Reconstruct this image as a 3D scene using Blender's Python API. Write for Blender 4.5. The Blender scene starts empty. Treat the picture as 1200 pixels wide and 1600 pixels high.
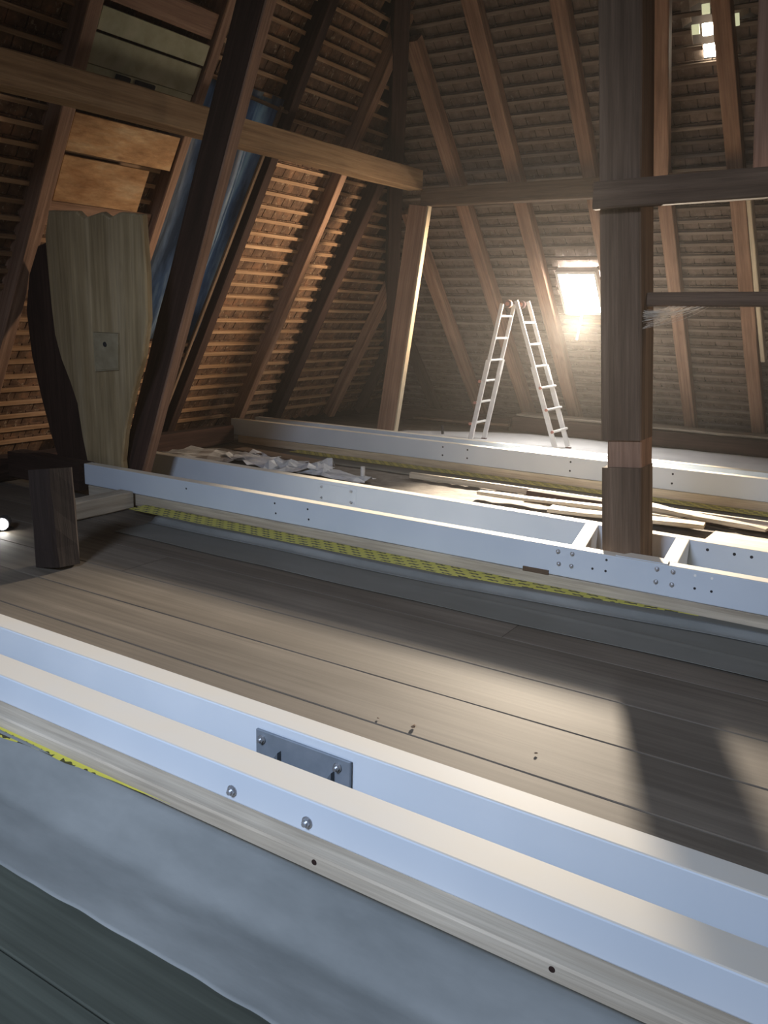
import bpy, bmesh, math, random
from mathutils import Vector, Matrix, noise
random.seed(7)
D = bpy.data
SC = bpy.context.scene
COL = SC.collection
R = math.radians

# ---------------------------------------------------------------- camera
def cam_matrix(yaw, pitch, roll):
    f = Vector((-math.sin(yaw)*math.cos(pitch), math.cos(yaw)*math.cos(pitch), math.sin(pitch)))
    r = Vector((math.cos(yaw), math.sin(yaw), 0))
    u = r.cross(f)
    c, s = math.cos(roll), math.sin(roll)
    r2 = c*r + s*u
    u2 = -s*r + c*u
    b = -f
    return Matrix(((r2.x, u2.x, b.x), (r2.y, u2.y, b.y), (r2.z, u2.z, b.z)))
cd = D.cameras.new('camera'); cam = D.objects.new('camera', cd); COL.objects.link(cam)
cd.sensor_fit = 'VERTICAL'; cd.sensor_height = 24; cd.sensor_width = 18
cd.lens = 1321.4/1600*24
cd.clip_start = 0.02; cd.clip_end = 100
CM = cam_matrix(R(32.352), R(-13.23), R(1.4327))
cam.matrix_world = Matrix.Translation((0, 0, 1.65)) @ CM.to_4x4()
SC.camera = cam
def to_px(p):                         # only used to rank which tiles show largest
    c = CM.transposed() @ (Vector(p) - Vector((0, 0, 1.65)))
    if c.z > -0.1: return (-9e9, -9e9)
    return 600 + 1321.4*c.x/-c.z, 800 - 1321.4*c.y/-c.z

# ---------------------------------------------------------------- world, lights, exposure
SC.view_settings.view_transform = 'Standard'
SC.view_settings.look = 'None'
SC.view_settings.gamma = 1.0
SC.view_settings.exposure = 0.35
SC.view_settings.use_curve_mapping = False
w = D.worlds.new('sky'); SC.world = w; w.use_nodes = True
bg = w.node_tree.nodes['Background']
bg.inputs['Color'].default_value = (0.34, 0.50, 0.68, 1)
bg.inputs['Strength'].default_value = 0.30

def lamp(name, kind, loc, target, energy, color, **kw):
    l = D.lights.new(name, kind); l.energy = energy; l.color = color
    for k, v in kw.items(): setattr(l, k, v)
    o = D.objects.new(name, l); COL.objects.link(o)
    o.location = loc
    o.rotation_euler = (Vector(target) - Vector(loc)).to_track_quat('-Z', 'Y').to_euler()
    return o
SKY_L = 80.0       # radiance of the skylight pane
# daylight beam that comes in through the skylight and rakes the floor
lamp('skylight_daylight', 'SPOT', (-3.84, 10.52, 1.62), (-0.9, 2.8, 0.0), 6800, (1.0, 0.85, 0.66), spot_size=R(60), spot_blend=0.6, shadow_soft_size=0.16)
lamp('skylight_spill', 'SPOT', (-3.80, 10.42, 1.86), (-6.9, 7.3, 1.9), 760, (1.0, 0.74, 0.48), spot_size=R(62), spot_blend=1.0, shadow_soft_size=0.2)
# blue daylight from the window behind the photographer
lamp('rear_window_daylight', 'AREA', (-1.6, -3.0, 4.5), (-1.9, 2.6, 0.0), 84, (0.65, 0.77, 1.0), shape='RECTANGLE', size=1.6, size_y=1.2, spread=R(80))
# added warm fill lamp, unseen, to the right of the frame
lamp('right_fill_light', 'AREA', (4.8, 6.0, 3.4), (-1.3, 5.6, 0.6), 11, (1.0, 0.84, 0.70), shape='RECTANGLE', size=1.2, size_y=1.2, spread=R(60))

# ---------------------------------------------------------------- materials
def newmat(name):
    m = D.materials.new(name); m.use_nodes = True
    nt = m.node_tree
    return m, nt, nt.nodes['Principled BSDF']
def rgb(c): return (c[0], c[1], c[2], 1)
def ramp(nt, stops):
    n = nt.nodes.new('ShaderNodeValToRGB')
    e = n.color_ramp.elements
    while len(e) < len(stops): e.new(0.5)
    for i, (p, c) in enumerate(stops):
        e[i].position = p; e[i].color = rgb(c)
    return n
def noise_n(nt, coord, scale, detail=4, rough=0.6, stretch=(1, 1, 1)):
    mp = nt.nodes.new('ShaderNodeMapping'); mp.inputs['Scale'].default_value = stretch
    nt.links.new(coord, mp.inputs['Vector'])
    n = nt.nodes.new('ShaderNodeTexNoise'); n.inputs['Scale'].default_value = scale
    n.inputs['Detail'].default_value = detail; n.inputs['Roughness'].default_value = rough
    nt.links.new(mp.outputs['Vector'], n.inputs['Vector'])
    return n
def mix(nt, fac, a, b, mode='MIX'):
    n = nt.nodes.new('ShaderNodeMix'); n.data_type = 'RGBA'; n.blend_type = mode
    if isinstance(fac, float): n.inputs[0].default_value = fac
    else: nt.links.new(fac, n.inputs[0])
    for k, v in ((6, a), (7, b)):
        if isinstance(v, tuple): n.inputs[k].default_value = rgb(v)
        else: nt.links.new(v, n.inputs[k])
    return n.outputs[2]
def bump(nt, bsdf, height, strength, dist=0.01):
    b = nt.nodes.new('ShaderNodeBump'); b.inputs['Strength'].default_value = strength
    b.inputs['Distance'].default_value = dist
    nt.links.new(height, b.inputs['Height']); nt.links.new(b.outputs['Normal'], bsdf.inputs['Normal'])
def wood(name, dark, mid, light, grain=9, rough=0.8, bmp=0.5, spots=0.0, stretch=0.06):
    """grain runs along the object's own X axis"""
    m, nt, bs = newmat(name)
    tc = nt.nodes.new('ShaderNodeTexCoord')
    oi = nt.nodes.new('ShaderNodeObjectInfo')
    add = nt.nodes.new('ShaderNodeVectorMath'); add.operation = 'ADD'
    sc = nt.nodes.new('ShaderNodeVectorMath'); sc.operation = 'SCALE'; sc.inputs['Scale'].default_value = 37
    cx = nt.nodes.new('ShaderNodeCombineXYZ')
    for i in range(3): nt.links.new(oi.outputs['Random'], cx.inputs[i])
    nt.links.new(cx.outputs[0], sc.inputs[0]); nt.links.new(sc.outputs[0], add.inputs[0]); nt.links.new(tc.outputs['Object'], add.inputs[1])
    co = add.outputs[0]
    g = noise_n(nt, co, grain, 6, 0.65, (stretch, 1.6, 1.6))
    fine = noise_n(nt, co, grain*7, 3, 0.7, (stretch*0.5, 1, 1))
    blot = noise_n(nt, co, 1.7, 3, 0.6, (0.5, 1, 1))
    r1 = ramp(nt, [(0.25, dark), (0.5, mid), (0.78, light)])
    nt.links.new(g.outputs['Fac'], r1.inputs['Fac'])
    r2 = ramp(nt, [(0.3, (0.55, 0.55, 0.55)), (0.7, (1.15, 1.15, 1.15))])
    nt.links.new(fine.outputs['Fac'], r2.inputs['Fac'])
    c = mix(nt, 0.6, r1.outputs['Color'], r2.outputs['Color'], 'MULTIPLY')
    r3 = ramp(nt, [(0.3, (0.66, 0.64, 0.62)), (0.7, (1.1, 1.1, 1.1))])
    nt.links.new(blot.outputs['Fac'], r3.inputs['Fac'])
    c = mix(nt, 0.8, c, r3.outputs['Color'], 'MULTIPLY')
    if spots > 0:
        v = nt.nodes.new('ShaderNodeTexVoronoi'); v.inputs['Scale'].default_value = 3.2
        mp = nt.nodes.new('ShaderNodeMapping'); mp.inputs['Scale'].default_value = (0.5, 1.3, 1.3)
        nt.links.new(co, mp.inputs['Vector']); nt.links.new(mp.outputs[0], v.inputs['Vector'])
        r4 = ramp(nt, [(0.03, dark), (0.09, (1, 1, 1))])
        nt.links.new(v.outputs['Distance'], r4.inputs['Fac'])
        c = mix(nt, spots, c, r4.outputs['Color'], 'MULTIPLY')
    nt.links.new(c, bs.inputs['Base Color'])
    bs.inputs['Roughness'].default_value = rough
    bs.inputs['Specular IOR Level'].default_value = 0.25
    bump(nt, bs, g.outputs['Fac'], bmp, 0.012)
    return m
def plain(name, c1, c2, scale=6, rough=0.6, metal=0.0, bmp=0.0, spec=0.4, detail=4, lo=0.3, hi=0.7, stretch=(1, 1, 1)):
    m, nt, bs = newmat(name)
    tc = nt.nodes.new('ShaderNodeTexCoord')
    n = noise_n(nt, tc.outputs['Object'], scale, detail, 0.6, stretch)
    r = ramp(nt, [(lo, c1), (hi, c2)])
    nt.links.new(n.outputs['Fac'], r.inputs['Fac']); nt.links.new(r.outputs['Color'], bs.inputs['Base Color'])
    bs.inputs['Roughness'].default_value = rough; bs.inputs['Metallic'].default_value = metal
    bs.inputs['Specular IOR Level'].default_value = spec
    if bmp: bump(nt, bs, n.outputs['Fac'], bmp, 0.02)
    return m
def emit(name, c, s):
    m, nt, bs = newmat(name)
    bs.inputs['Base Color'].default_value = rgb(c)
    bs.inputs['Emission Color'].default_value = rgb(c); bs.inputs['Emission Strength'].default_value = s
    return m

M = {}
M['rafter'] = wood('old_rafter_wood', (0.15, 0.08, 0.05), (0.30, 0.175, 0.115), (0.44, 0.28, 0.195), spots=0.25)
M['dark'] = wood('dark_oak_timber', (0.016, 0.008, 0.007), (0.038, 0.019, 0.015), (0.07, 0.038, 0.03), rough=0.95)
M['oak'] = wood('golden_brown_beam_wood', (0.17, 0.095, 0.045), (0.33, 0.205, 0.105), (0.48, 0.33, 0.185), spots=0.2)
M['grey_oak'] = wood('weathered_grey_oak', (0.07, 0.044, 0.028), (0.135, 0.09, 0.06), (0.24, 0.165, 0.115), bmp=0.9, rough=0.95)
M['grey_board'] = wood('dusty_grey_board', (0.16, 0.13, 0.10), (0.27, 0.23, 0.185), (0.38, 0.33, 0.27))
M['trunk'] = wood('pale_weathered_plank', (0.24, 0.175, 0.09), (0.42, 0.32, 0.175), (0.60, 0.48, 0.30), grain=6, bmp=0.7, spots=0.15)
M['pine'] = wood('raw_pine', (0.45, 0.36, 0.25), (0.60, 0.50, 0.36), (0.72, 0.63, 0.48), grain=10, rough=0.7, bmp=0.15, spots=0.15)
M['packer'] = wood('grey_pine_packer', (0.36, 0.30, 0.22), (0.50, 0.43, 0.33), (0.62, 0.55, 0.44), grain=8, rough=0.75, bmp=0.1, spots=0.25)
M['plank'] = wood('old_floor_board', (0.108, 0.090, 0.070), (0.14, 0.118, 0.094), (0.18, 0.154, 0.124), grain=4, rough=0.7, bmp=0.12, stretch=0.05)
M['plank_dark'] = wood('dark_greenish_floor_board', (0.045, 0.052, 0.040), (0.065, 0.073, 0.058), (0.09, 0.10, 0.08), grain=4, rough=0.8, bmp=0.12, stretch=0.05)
M['board_orange'] = wood('stained_pine_board', (0.26, 0.11, 0.035), (0.52, 0.30, 0.14), (0.70, 0.52, 0.32), grain=4, spots=0.5, stretch=0.5)
M['panel_green'] = plain('pale_green_panel', (0.30, 0.29, 0.18), (0.44, 0.42, 0.29), 5, 0.85, bmp=0.1)
M['batten'] = wood('roof_batten_wood', (0.20, 0.11, 0.055), (0.36, 0.22, 0.125), (0.50, 0.34, 0.21), grain=12)
M['batten_back'] = wood('grey_roof_batten_wood', (0.12, 0.09, 0.07), (0.20, 0.155, 0.125), (0.30, 0.24, 0.2), grain=12)
M['deck'] = plain('roof_underlay', (0.02, 0.015, 0.013), (0.035, 0.025, 0.02), 5, 0.95)
M['shell'] = plain('dark_roof_boards', (0.05, 0.035, 0.028), (0.08, 0.055, 0.045), 3, 0.95)
def tile_mat(name, a, b, c, pale):
    m, nt, bs = newmat(name)
    geo = nt.nodes.new('ShaderNodeNewGeometry')
    n1 = noise_n(nt, geo.outputs['Position'], 5.5, 3, 0.7)
    r1 = ramp(nt, [(0.32, a), (0.52, b), (0.68, c)]); nt.links.new(n1.outputs['Fac'], r1.inputs['Fac'])
    n2 = noise_n(nt, geo.outputs['Position'], 13, 4, 0.75, (1.6, 1.6, 0.6))
    r2 = ramp(nt, [(0.58, (0, 0, 0)), (0.72, (1, 1, 1))]); nt.links.new(n2.outputs['Fac'], r2.inputs['Fac'])
    col = mix(nt, r2.outputs['Color'], r1.outputs['Color'], pale)
    nt.links.new(col, bs.inputs['Base Color']); bs.inputs['Roughness'].default_value = 0.92
    bs.inputs['Specular IOR Level'].default_value = 0.15
    bump(nt, bs, n2.outputs['Fac'], 0.5, 0.01)
    return m
M['tile_l'] = tile_mat('clay_tile_left', (0.075, 0.042, 0.028), (0.125, 0.075, 0.048), (0.20, 0.105, 0.06), (0.34, 0.27, 0.19))
M['tile_b'] = tile_mat('clay_tile_back', (0.09, 0.065, 0.052), (0.14, 0.105, 0.085), (0.18, 0.13, 0.105), (0.24, 0.20, 0.17))
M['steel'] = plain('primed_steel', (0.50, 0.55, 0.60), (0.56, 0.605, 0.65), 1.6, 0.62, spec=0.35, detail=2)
def light_and_dust_top(m, c):
    # beige dust and warm skylight on upward faces, both painted into the colour
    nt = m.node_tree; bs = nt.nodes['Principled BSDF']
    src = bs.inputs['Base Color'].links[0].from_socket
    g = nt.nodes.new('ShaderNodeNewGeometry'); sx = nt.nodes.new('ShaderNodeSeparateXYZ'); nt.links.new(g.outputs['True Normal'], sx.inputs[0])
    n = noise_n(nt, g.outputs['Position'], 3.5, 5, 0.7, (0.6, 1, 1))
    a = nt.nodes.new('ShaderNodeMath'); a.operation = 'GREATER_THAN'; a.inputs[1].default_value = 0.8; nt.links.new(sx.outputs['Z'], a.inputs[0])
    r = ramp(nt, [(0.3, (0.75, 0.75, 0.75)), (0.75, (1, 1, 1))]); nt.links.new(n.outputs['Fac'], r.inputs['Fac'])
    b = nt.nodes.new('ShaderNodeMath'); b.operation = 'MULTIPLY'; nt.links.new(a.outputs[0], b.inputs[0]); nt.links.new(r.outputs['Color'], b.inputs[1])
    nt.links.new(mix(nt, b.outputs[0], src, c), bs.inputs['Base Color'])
light_and_dust_top(M['steel'], (0.60, 0.54, 0.44))
M['bolt'] = plain('zinc_bolt', (0.35, 0.36, 0.38), (0.5, 0.51, 0.53), 30, 0.35, metal=0.8)
M['galv'] = plain('galvanised_plate', (0.16, 0.19, 0.22), (0.23, 0.26, 0.30), 9, 0.5, metal=0.3)
M['bolt_dark'] = plain('dark_gusset_steel', (0.07, 0.085, 0.105), (0.10, 0.12, 0.14), 9, 0.6)
M['hole'] = plain('dark_hole', (0.012, 0.012, 0.015), (0.02, 0.02, 0.025), 9, 0.9)
M['alu'] = plain('aluminium', (0.62, 0.61, 0.60), (0.74, 0.73, 0.72), 8, 0.42, metal=0.25)
M['red'] = plain('red_brown_plastic', (0.35, 0.13, 0.10), (0.42, 0.17, 0.13), 8, 0.5)
M['grey_cap'] = plain('dark_joint_cover', (0.10, 0.06, 0.055), (0.17, 0.10, 0.09), 8, 0.5)
M['film'] = plain('blue_grey_membrane', (0.125, 0.135, 0.13), (0.25, 0.26, 0.25), 2.0, 0.6, bmp=0.35, spec=0.3, detail=6, stretch=(0.5, 1.4, 1))
M['film_dark'] = plain('dark_grey_membrane', (0.105, 0.105, 0.09), (0.15, 0.15, 0.135), 2.3, 0.6, bmp=0.2, spec=0.3, detail=6, stretch=(0.5, 1.4, 1))
M['near_black'] = wood('near_black_timber', (0.012, 0.009, 0.008), (0.024, 0.017, 0.015), (0.04, 0.028, 0.024), rough=0.97)  # even near-black brown for the timber stub
M['sheet'] = plain('white_fleece', (0.52, 0.52, 0.53), (0.66, 0.66, 0.67), 2.0, 0.8, bmp=0.2)
M['plastic'] = plain('white_plastic_scraps', (0.32, 0.33, 0.34), (0.62, 0.63, 0.64), 7, 0.45, bmp=0.2)
M['rubble'] = plain('grey_dust_and_grit', (0.06, 0.048, 0.038), (0.15, 0.13, 0.11), 7, 0.95, bmp=0.6, detail=8)
M['dust'] = plain('pale_cobweb', (0.50, 0.43, 0.34), (0.62, 0.55, 0.45), 20, 0.9)
M['hole_light_white'] = plain('light_seen_through_hole', (0.8, 0.78, 0.72), (0.85, 0.83, 0.78), 9, 0.8)
M['paper'] = plain('weathered_wooden_plate', (0.27, 0.225, 0.135), (0.40, 0.34, 0.22), 9, 0.85)
# adhesive tape: yellow with rows of small slanted dark marks
m, nt, bs = newmat('yellow_printed_tape')
tc = nt.nodes.new('ShaderNodeTexCoord')
wv = nt.nodes.new('ShaderNodeTexBrick')
wv.inputs['Scale'].default_value = 1.0; wv.inputs['Brick Width'].default_value = 0.075; wv.inputs['Row Height'].default_value = 0.027
wv.inputs['Mortar Size'].default_value = 0.0; wv.inputs['Color1'].default_value = (0, 0, 0, 1); wv.inputs['Color2'].default_value = (1, 1, 1, 1)
sx = nt.nodes.new('ShaderNodeSeparateXYZ'); nt.links.new(tc.outputs['Object'], sx.inputs[0])
def mth(op, a, b=None):
    n = nt.nodes.new('ShaderNodeMath'); n.operation = op
    for i, v in enumerate((a, b)):
        if v is None: continue
        if isinstance(v, (int, float)): n.inputs[i].default_value = v
        else: nt.links.new(v, n.inputs[i])
    return n.outputs[0]
row = mth('DIVIDE', sx.outputs['Y'], 0.048)
rowi = mth('FLOOR', row); rowf = mth('FRACT', row)
xs = mth('ADD', mth('DIVIDE', sx.outputs['X'], 0.115), mth('MULTIPLY', rowi, 0.37))
xf = mth('FRACT', xs)
inx = mth('MULTIPLY', mth('GREATER_THAN', xf, 0.22), mth('LESS_THAN', xf, 0.85))
slant = mth('ADD', 0.38, mth('MULTIPLY', mth('SINE', mth('MULTIPLY', xs, 18.0)), 0.08))
iny = mth('LESS_THAN', mth('ABSOLUTE', mth('SUBTRACT', rowf, slant)), 0.20)
mk = mth('MULTIPLY', inx, iny)
c = mix(nt, mk, (0.52, 0.47, 0.07), (0.06, 0.055, 0.02))
nt.links.new(c, bs.inputs['Base Color']); bs.inputs['Roughness'].default_value = 0.45
M['tape'] = m
M['glow'] = emit('skylight_glass', (1.0, 0.97, 0.92), SKY_L)
M['glow2'] = emit('glass_tile_bright', (1.0, 0.93, 0.75), 30.0)
M['glow3'] = emit('glass_tile_dim', (0.42, 0.43, 0.27), 0.9)
M['lamp'] = emit('lamp_lens', (1.0, 0.98, 0.92), 40.0)
M['frame_white'] = plain('white_window_frame', (0.62, 0.60, 0.56), (0.7, 0.68, 0.64), 10, 0.5)
m, nt, bs = newmat('blue_translucent_tarp')
tc = nt.nodes.new('ShaderNodeTexCoord')
n = noise_n(nt, tc.outputs['Object'], 3.0, 4, 0.6, (1.6, 0.25, 1))
r = ramp(nt, [(0.40, (0.04, 0.06, 0.09)), (0.52, (0.12, 0.17, 0.24)), (0.64, (0.38, 0.44, 0.42))])
nt.links.new(n.outputs['Fac'], r.inputs['Fac'])
tr = nt.nodes.new('ShaderNodeBsdfTranslucent'); nt.links.new(r.outputs['Color'], tr.inputs['Color'])
nt.links.new(r.outputs['Color'], bs.inputs['Base Color']); bs.inputs['Roughness'].default_value = 0.5
ms = nt.nodes.new('ShaderNodeMixShader'); ms.inputs[0].default_value = 0.7
nt.links.new(bs.outputs[0], ms.inputs[1]); nt.links.new(tr.outputs[0], ms.inputs[2])
nt.links.new(ms.outputs[0], nt.nodes['Material Output'].inputs['Surface'])
M['tarp'] = m

# ---------------------------------------------------------------- helpers
def obj(name, bm, mat, parent=None, smooth=False):
    me = D.meshes.new(name); bm.to_mesh(me); bm.free()
    if smooth:
        for p in me.polygons: p.use_smooth = True
    me.materials.append(M[mat] if isinstance(mat, str) else mat)
    o = D.objects.new(name, me); COL.objects.link(o)
    if parent is not None: o.parent = parent
    return o
def tag(o, label=None, cat=None, group=None, kind=None):
    if label: o['label'] = label
    if cat: o['category'] = cat
    if group: o['group'] = group
    if kind: o['kind'] = kind
    return o
def empty(name, loc=(0, 0, 0), label=None, cat=None, group=None, kind=None):
    o = D.objects.new(name, None); COL.objects.link(o); o.location = loc
    o.empty_display_size = 0.1
    return tag(o, label, cat, group, kind)
def place(o, mat_world, parent=None):
    if parent is not None:
        o.parent = parent
        o.matrix_local = parent_inv(parent) @ mat_world
    else:
        o.matrix_world = mat_world
    return o
def parent_inv(p):
    m = p.matrix_basis.copy()
    while p.parent is not None:
        p = p.parent; m = p.matrix_basis @ m
    return m.inverted()
def frame_x(p0, p1, up=(0, 0, 1)):
    p0, p1 = Vector(p0), Vector(p1)
    x = (p1 - p0).normalized(); up = Vector(up)
    y = up.cross(x).normalized(); z = x.cross(y)
    return Matrix(((x.x, y.x, z.x, p0.x), (x.y, y.y, z.y, p0.y), (x.z, y.z, z.z, p0.z), (0, 0, 0, 1))), (p1-p0).length
def bm_box(bm, x0, x1, y0, y1, z0, z1):
    v = [bm.verts.new(c) for c in ((x0, y0, z0), (x1, y0, z0), (x1, y1, z0), (x0, y1, z0), (x0, y0, z1), (x1, y0, z1), (x1, y1, z1), (x0, y1, z1))]
    for f in ((0, 3, 2, 1), (4, 5, 6, 7), (0, 1, 5, 4), (1, 2, 6, 5), (2, 3, 7, 6), (3, 0, 4, 7)):
        bm.faces.new([v[i] for i in f])
    return v
def bm_timber(L, w, h, ch=0.008, seg=8, wob=0.004, taper=1.0):
    """length along X, centred on Y and Z, chamfered edges and hand-hewn waviness"""
    bm = bmesh.new(); rings = []
    a, b = w/2, h/2
    prof = [(-a+ch, -b), (a-ch, -b), (a, -b+ch), (a, b-ch), (a-ch, b), (-a+ch, b), (-a, b-ch), (-a, -b+ch)]
    sd = random.random()*100
    for i in range(seg+1):
        t = i/seg; x = L*t; k = 1 + (taper-1)*t
        oy = wob*1.6*noise.noise(Vector((x*0.7+sd, 1, 0))); oz = wob*1.6*noise.noise(Vector((x*0.7+sd, 9, 0)))
        rings.append([bm.verts.new((x, y*k+oy+random.uniform(-wob, wob)*0.5, z*k+oz+random.uniform(-wob, wob)*0.5)) for y, z in prof])
    for i in range(seg):
        for j in range(8):
            k = (j+1) % 8
            bm.faces.new((rings[i][j], rings[i+1][j], rings[i+1][k], rings[i][k])[::-1])
    bm.faces.new(rings[0]); bm.faces.new(rings[-1][::-1])
    bmesh.ops.recalc_face_normals(bm, faces=bm.faces)
    return bm
def timber(name, p0, p1, w, h, mat, up=(0, 0, 1), parent=None, label=None, cat=None, group=None, **kw):
    mw, L = frame_x(p0, p1, up)
    o = obj(name, bm_timber(L, w, h, **kw), mat)
    place(o, mw, parent)
    return tag(o, label, cat, group)
def box(name, x0, x1, y0, y1, z0, z1, mat, parent=None, bev=0.0):
    bm = bmesh.new()
    cx, cy, cz = (x0+x1)/2, (y0+y1)/2, (z0+z1)/2
    bm_box(bm, x0-cx, x1-cx, y0-cy, y1-cy, z0-cz, z1-cz)
    if bev: bmesh.ops.bevel(bm, geom=list(bm.edges), offset=bev, segments=1, affect='EDGES')
    o = obj(name, bm, mat)
    place(o, Matrix.Translation((cx, cy, cz)), parent)
    return o
def prism(pts2, depth, bev=0.0):
    """outline in local XZ, thickness along +Y"""
    bm = bmesh.new()
    a = [bm.verts.new((x, 0, z)) for x, z in pts2]; b = [bm.verts.new((x, depth, z)) for x, z in pts2]
    n = len(a); bm.faces.new(a); bm.faces.new(b[::-1])
    for i in range(n): bm.faces.new((a[i], b[i], b[(i+1) % n], a[(i+1) % n]))
    bmesh.ops.recalc_face_normals(bm, faces=bm.faces)
    if bev: bmesh.ops.bevel(bm, geom=[e for e in bm.edges if abs(e.verts[0].co.y-e.verts[1].co.y) < 1e-6], offset=bev, segments=1, affect='EDGES')
    return bm
def cyl(name, p0, p1, r, mat, parent=None, n=12, r2=None):
    mw, L = frame_x(p0, p1, (0, 0, 1) if abs((Vector(p1)-Vector(p0)).normalized().z) < 0.95 else (0, 1, 0))
    bm = bmesh.new(); r2 = r if r2 is None else r2
    A = [bm.verts.new((0, r*math.cos(2*math.pi*i/n), r*math.sin(2*math.pi*i/n))) for i in range(n)]
    B = [bm.verts.new((L, r2*math.cos(2*math.pi*i/n), r2*math.sin(2*math.pi*i/n))) for i in range(n)]
    bm.faces.new(A[::-1]); bm.faces.new(B)
    for i in range(n): bm.faces.new((A[i], A[(i+1) % n], B[(i+1) % n], B[i]))
    bmesh.ops.recalc_face_normals(bm, faces=bm.faces)
    o = obj(name, bm, mat); place(o, mw, parent); return o

# ---------------------------------------------------------------- roof planes
class Slope:
    def __init__(s, O, u, v, n): s.O, s.u, s.v, s.n = Vector(O), Vector(u), Vector(v), Vector(n)
    def P(s, a, b, c=0): return s.O + s.u*a + s.v*b + s.n*c
    def mat(s, a, b, c=0):
        p = s.P(a, b, c)
        return Matrix(((s.u.x, s.v.x, s.n.x, p.x), (s.u.y, s.v.y, s.n.y, p.y), (s.u.z, s.v.z, s.n.z, p.z), (0, 0, 0, 1)))
tl, tb = R(61), R(49)
LEFT = Slope((-7.6, 0, 0.225), (0, 1, 0), (math.cos(tl), 0, math.sin(tl)), (math.sin(tl), 0, -math.cos(tl)))
BACK = Slope((0, 12.2, 0.045), (1, 0, 0), (0, -math.cos(tb), math.sin(tb)), (0, -math.sin(tb), -math.cos(tb)))
def hipY(z): return 12.2 - (z-0.045)/math.tan(tb)
def hipX(z): return -7.6 + (z-0.225)/math.tan(tl)
def lv(z): return (z-0.225)/math.sin(tl)
def bv(z): return (z-0.045)/math.sin(tb)
OPEN = (6.10, 7.06, lv(1.30), lv(3.60))       # tarp opening in the left slope (u0,u1,v0,v1)
SKY = (-4.13, -3.62, bv(1.68), bv(2.17))      # skylight in the back slope
TOPZ = 7.0
def slab(name, S, rects, c0, c1, mat):
    bm = bmesh.new()
    for (a0, a1, b0, b1) in rects:
        vs = []
        for c in (c0, c1):
            for a, b in ((a0, b0), (a1, b0), (a1, b1), (a0, b1)): vs.append(bm.verts.new(S.P(a, b, c)))
        for f in ((0, 1, 2, 3), (7, 6, 5, 4), (0, 4, 5, 1), (1, 5, 6, 2), (2, 6, 7, 3), (3, 7, 4, 0)): bm.faces.new([vs[i] for i in f])
    bmesh.ops.recalc_face_normals(bm, faces=bm.faces)
    return obj(name, bm, mat)
a0, a1, b0, b1 = OPEN
wl = slab('wall_left', LEFT, [(-4, a0, -0.6, 8), (a1, 13.2, -0.6, 8), (a0, a1, -0.6, b0), (a0, a1, b1, 8)], -0.27, -0.31, 'deck'); tag(wl, kind='structure')
a0, a1, b0, b1 = SKY
wb = slab('wall_back', BACK, [(-8.4, 6, -0.5, 9.3)], -0.27, -0.31, 'deck'); tag(wb, kind='structure')

# floor slab, closing walls and ceiling outside the picture
fl = empty('floor', (0, 0, 0), kind='structure')
box('subfloor', -8.2, 6.0, -4.0, 12.6, -0.10, -0.045, 'deck', fl)
for nm, dims in (('wall_right', (6.0, 6.1, -4, 12.6, -0.1, TOPZ)), ('wall_front', (-8.2, 6.1, -4.1, -4.0, -0.1, TOPZ)), ('ceiling', (-5, 6.1, -4.1, 7.2, TOPZ-0.4, TOPZ-0.3))):
    tag(box(nm, *dims, 'shell'), kind='structure')

# battens and tiles
STEP = 0.155
def overlap_open(a0, a1, v, opens):
    for (p, q, r_, s_) in opens:
        if r_-0.01 < v < s_+0.01 and a1 > p and a0 < q: return True
    return False
def cut(a0, a1, v, opens):
    segs = [(a0, a1)]
    for (p, q, r_, s_) in opens:
        if r_-0.03 < v < s_+0.03:
            out = []
            for x, y in segs:
                if p > x: out.append((x, min(y, p)))
                if q < y: out.append((max(x, q), y))
            segs = [sg for sg in out if sg[1]-sg[0] > 0.03]
    return segs
GLASS = [(-2.165, 4.155, 0.09, 0.11, 'glow2'), (-2.155, 4.01, 0.11, 0.12, 'glow2'), (-2.27, 4.165, 0.07, 0.09, 'glow3'), (-2.17, 4.29, 0.07, 0.09, 'glow3'), (-1.93, 4.19, 0.08, 0.11, 'glow3')]
gopen = [(x-wd/2-0.005, x+wd/2+0.005, bv(z)-hh/2, bv(z)+hh/2) for x, z, wd, hh, _ in GLASS]
def batten_mesh(L, n=1):
    bm = bmesh.new(); bm_box(bm, 0, L, -0.019, 0.019, -0.024, 0); return bm
def tile_bm(bm, mw, w, l, t=0.013):
    # local x across, y up the slope, z inward ; slab whose lower end lies further out; slightly cambered, rounded tail
    top, bot = 0.0, -0.036
    xs = (-w/2, 0, w/2)
    prof = []
    for x in xs:
        cz = -0.003 if x else 0.0
        tail = -l + (0.035 if x else 0.0)
        prof.append((x, 0.0, top+cz, tail, bot+cz))
    g = []
    for dz in (0, -t):
        g.append([[bm.verts.new(mw @ Vector((x, y0, z0+dz))), bm.verts.new(mw @ Vector((x, y1, z1+dz)))] for x, y0, z0, y1, z1 in prof])
    A, B = g
    for k in range(2):
        bm.faces.new((A[k][0], A[k+1][0], A[k+1][1], A[k][1])); bm.faces.new((B[k][0], B[k][1], B[k+1][1], B[k+1][0]))
        bm.faces.new((A[k][0], B[k][0], B[k+1][0], A[k+1][0])); bm.faces.new((A[k][1], A[k+1][1], B[k+1][1], B[k][1]))
    bm.faces.new((A[0][0], A[0][1], B[0][1], B[0][0])); bm.faces.new((A[2][0], B[2][0], B[2][1], A[2][1]))
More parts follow.
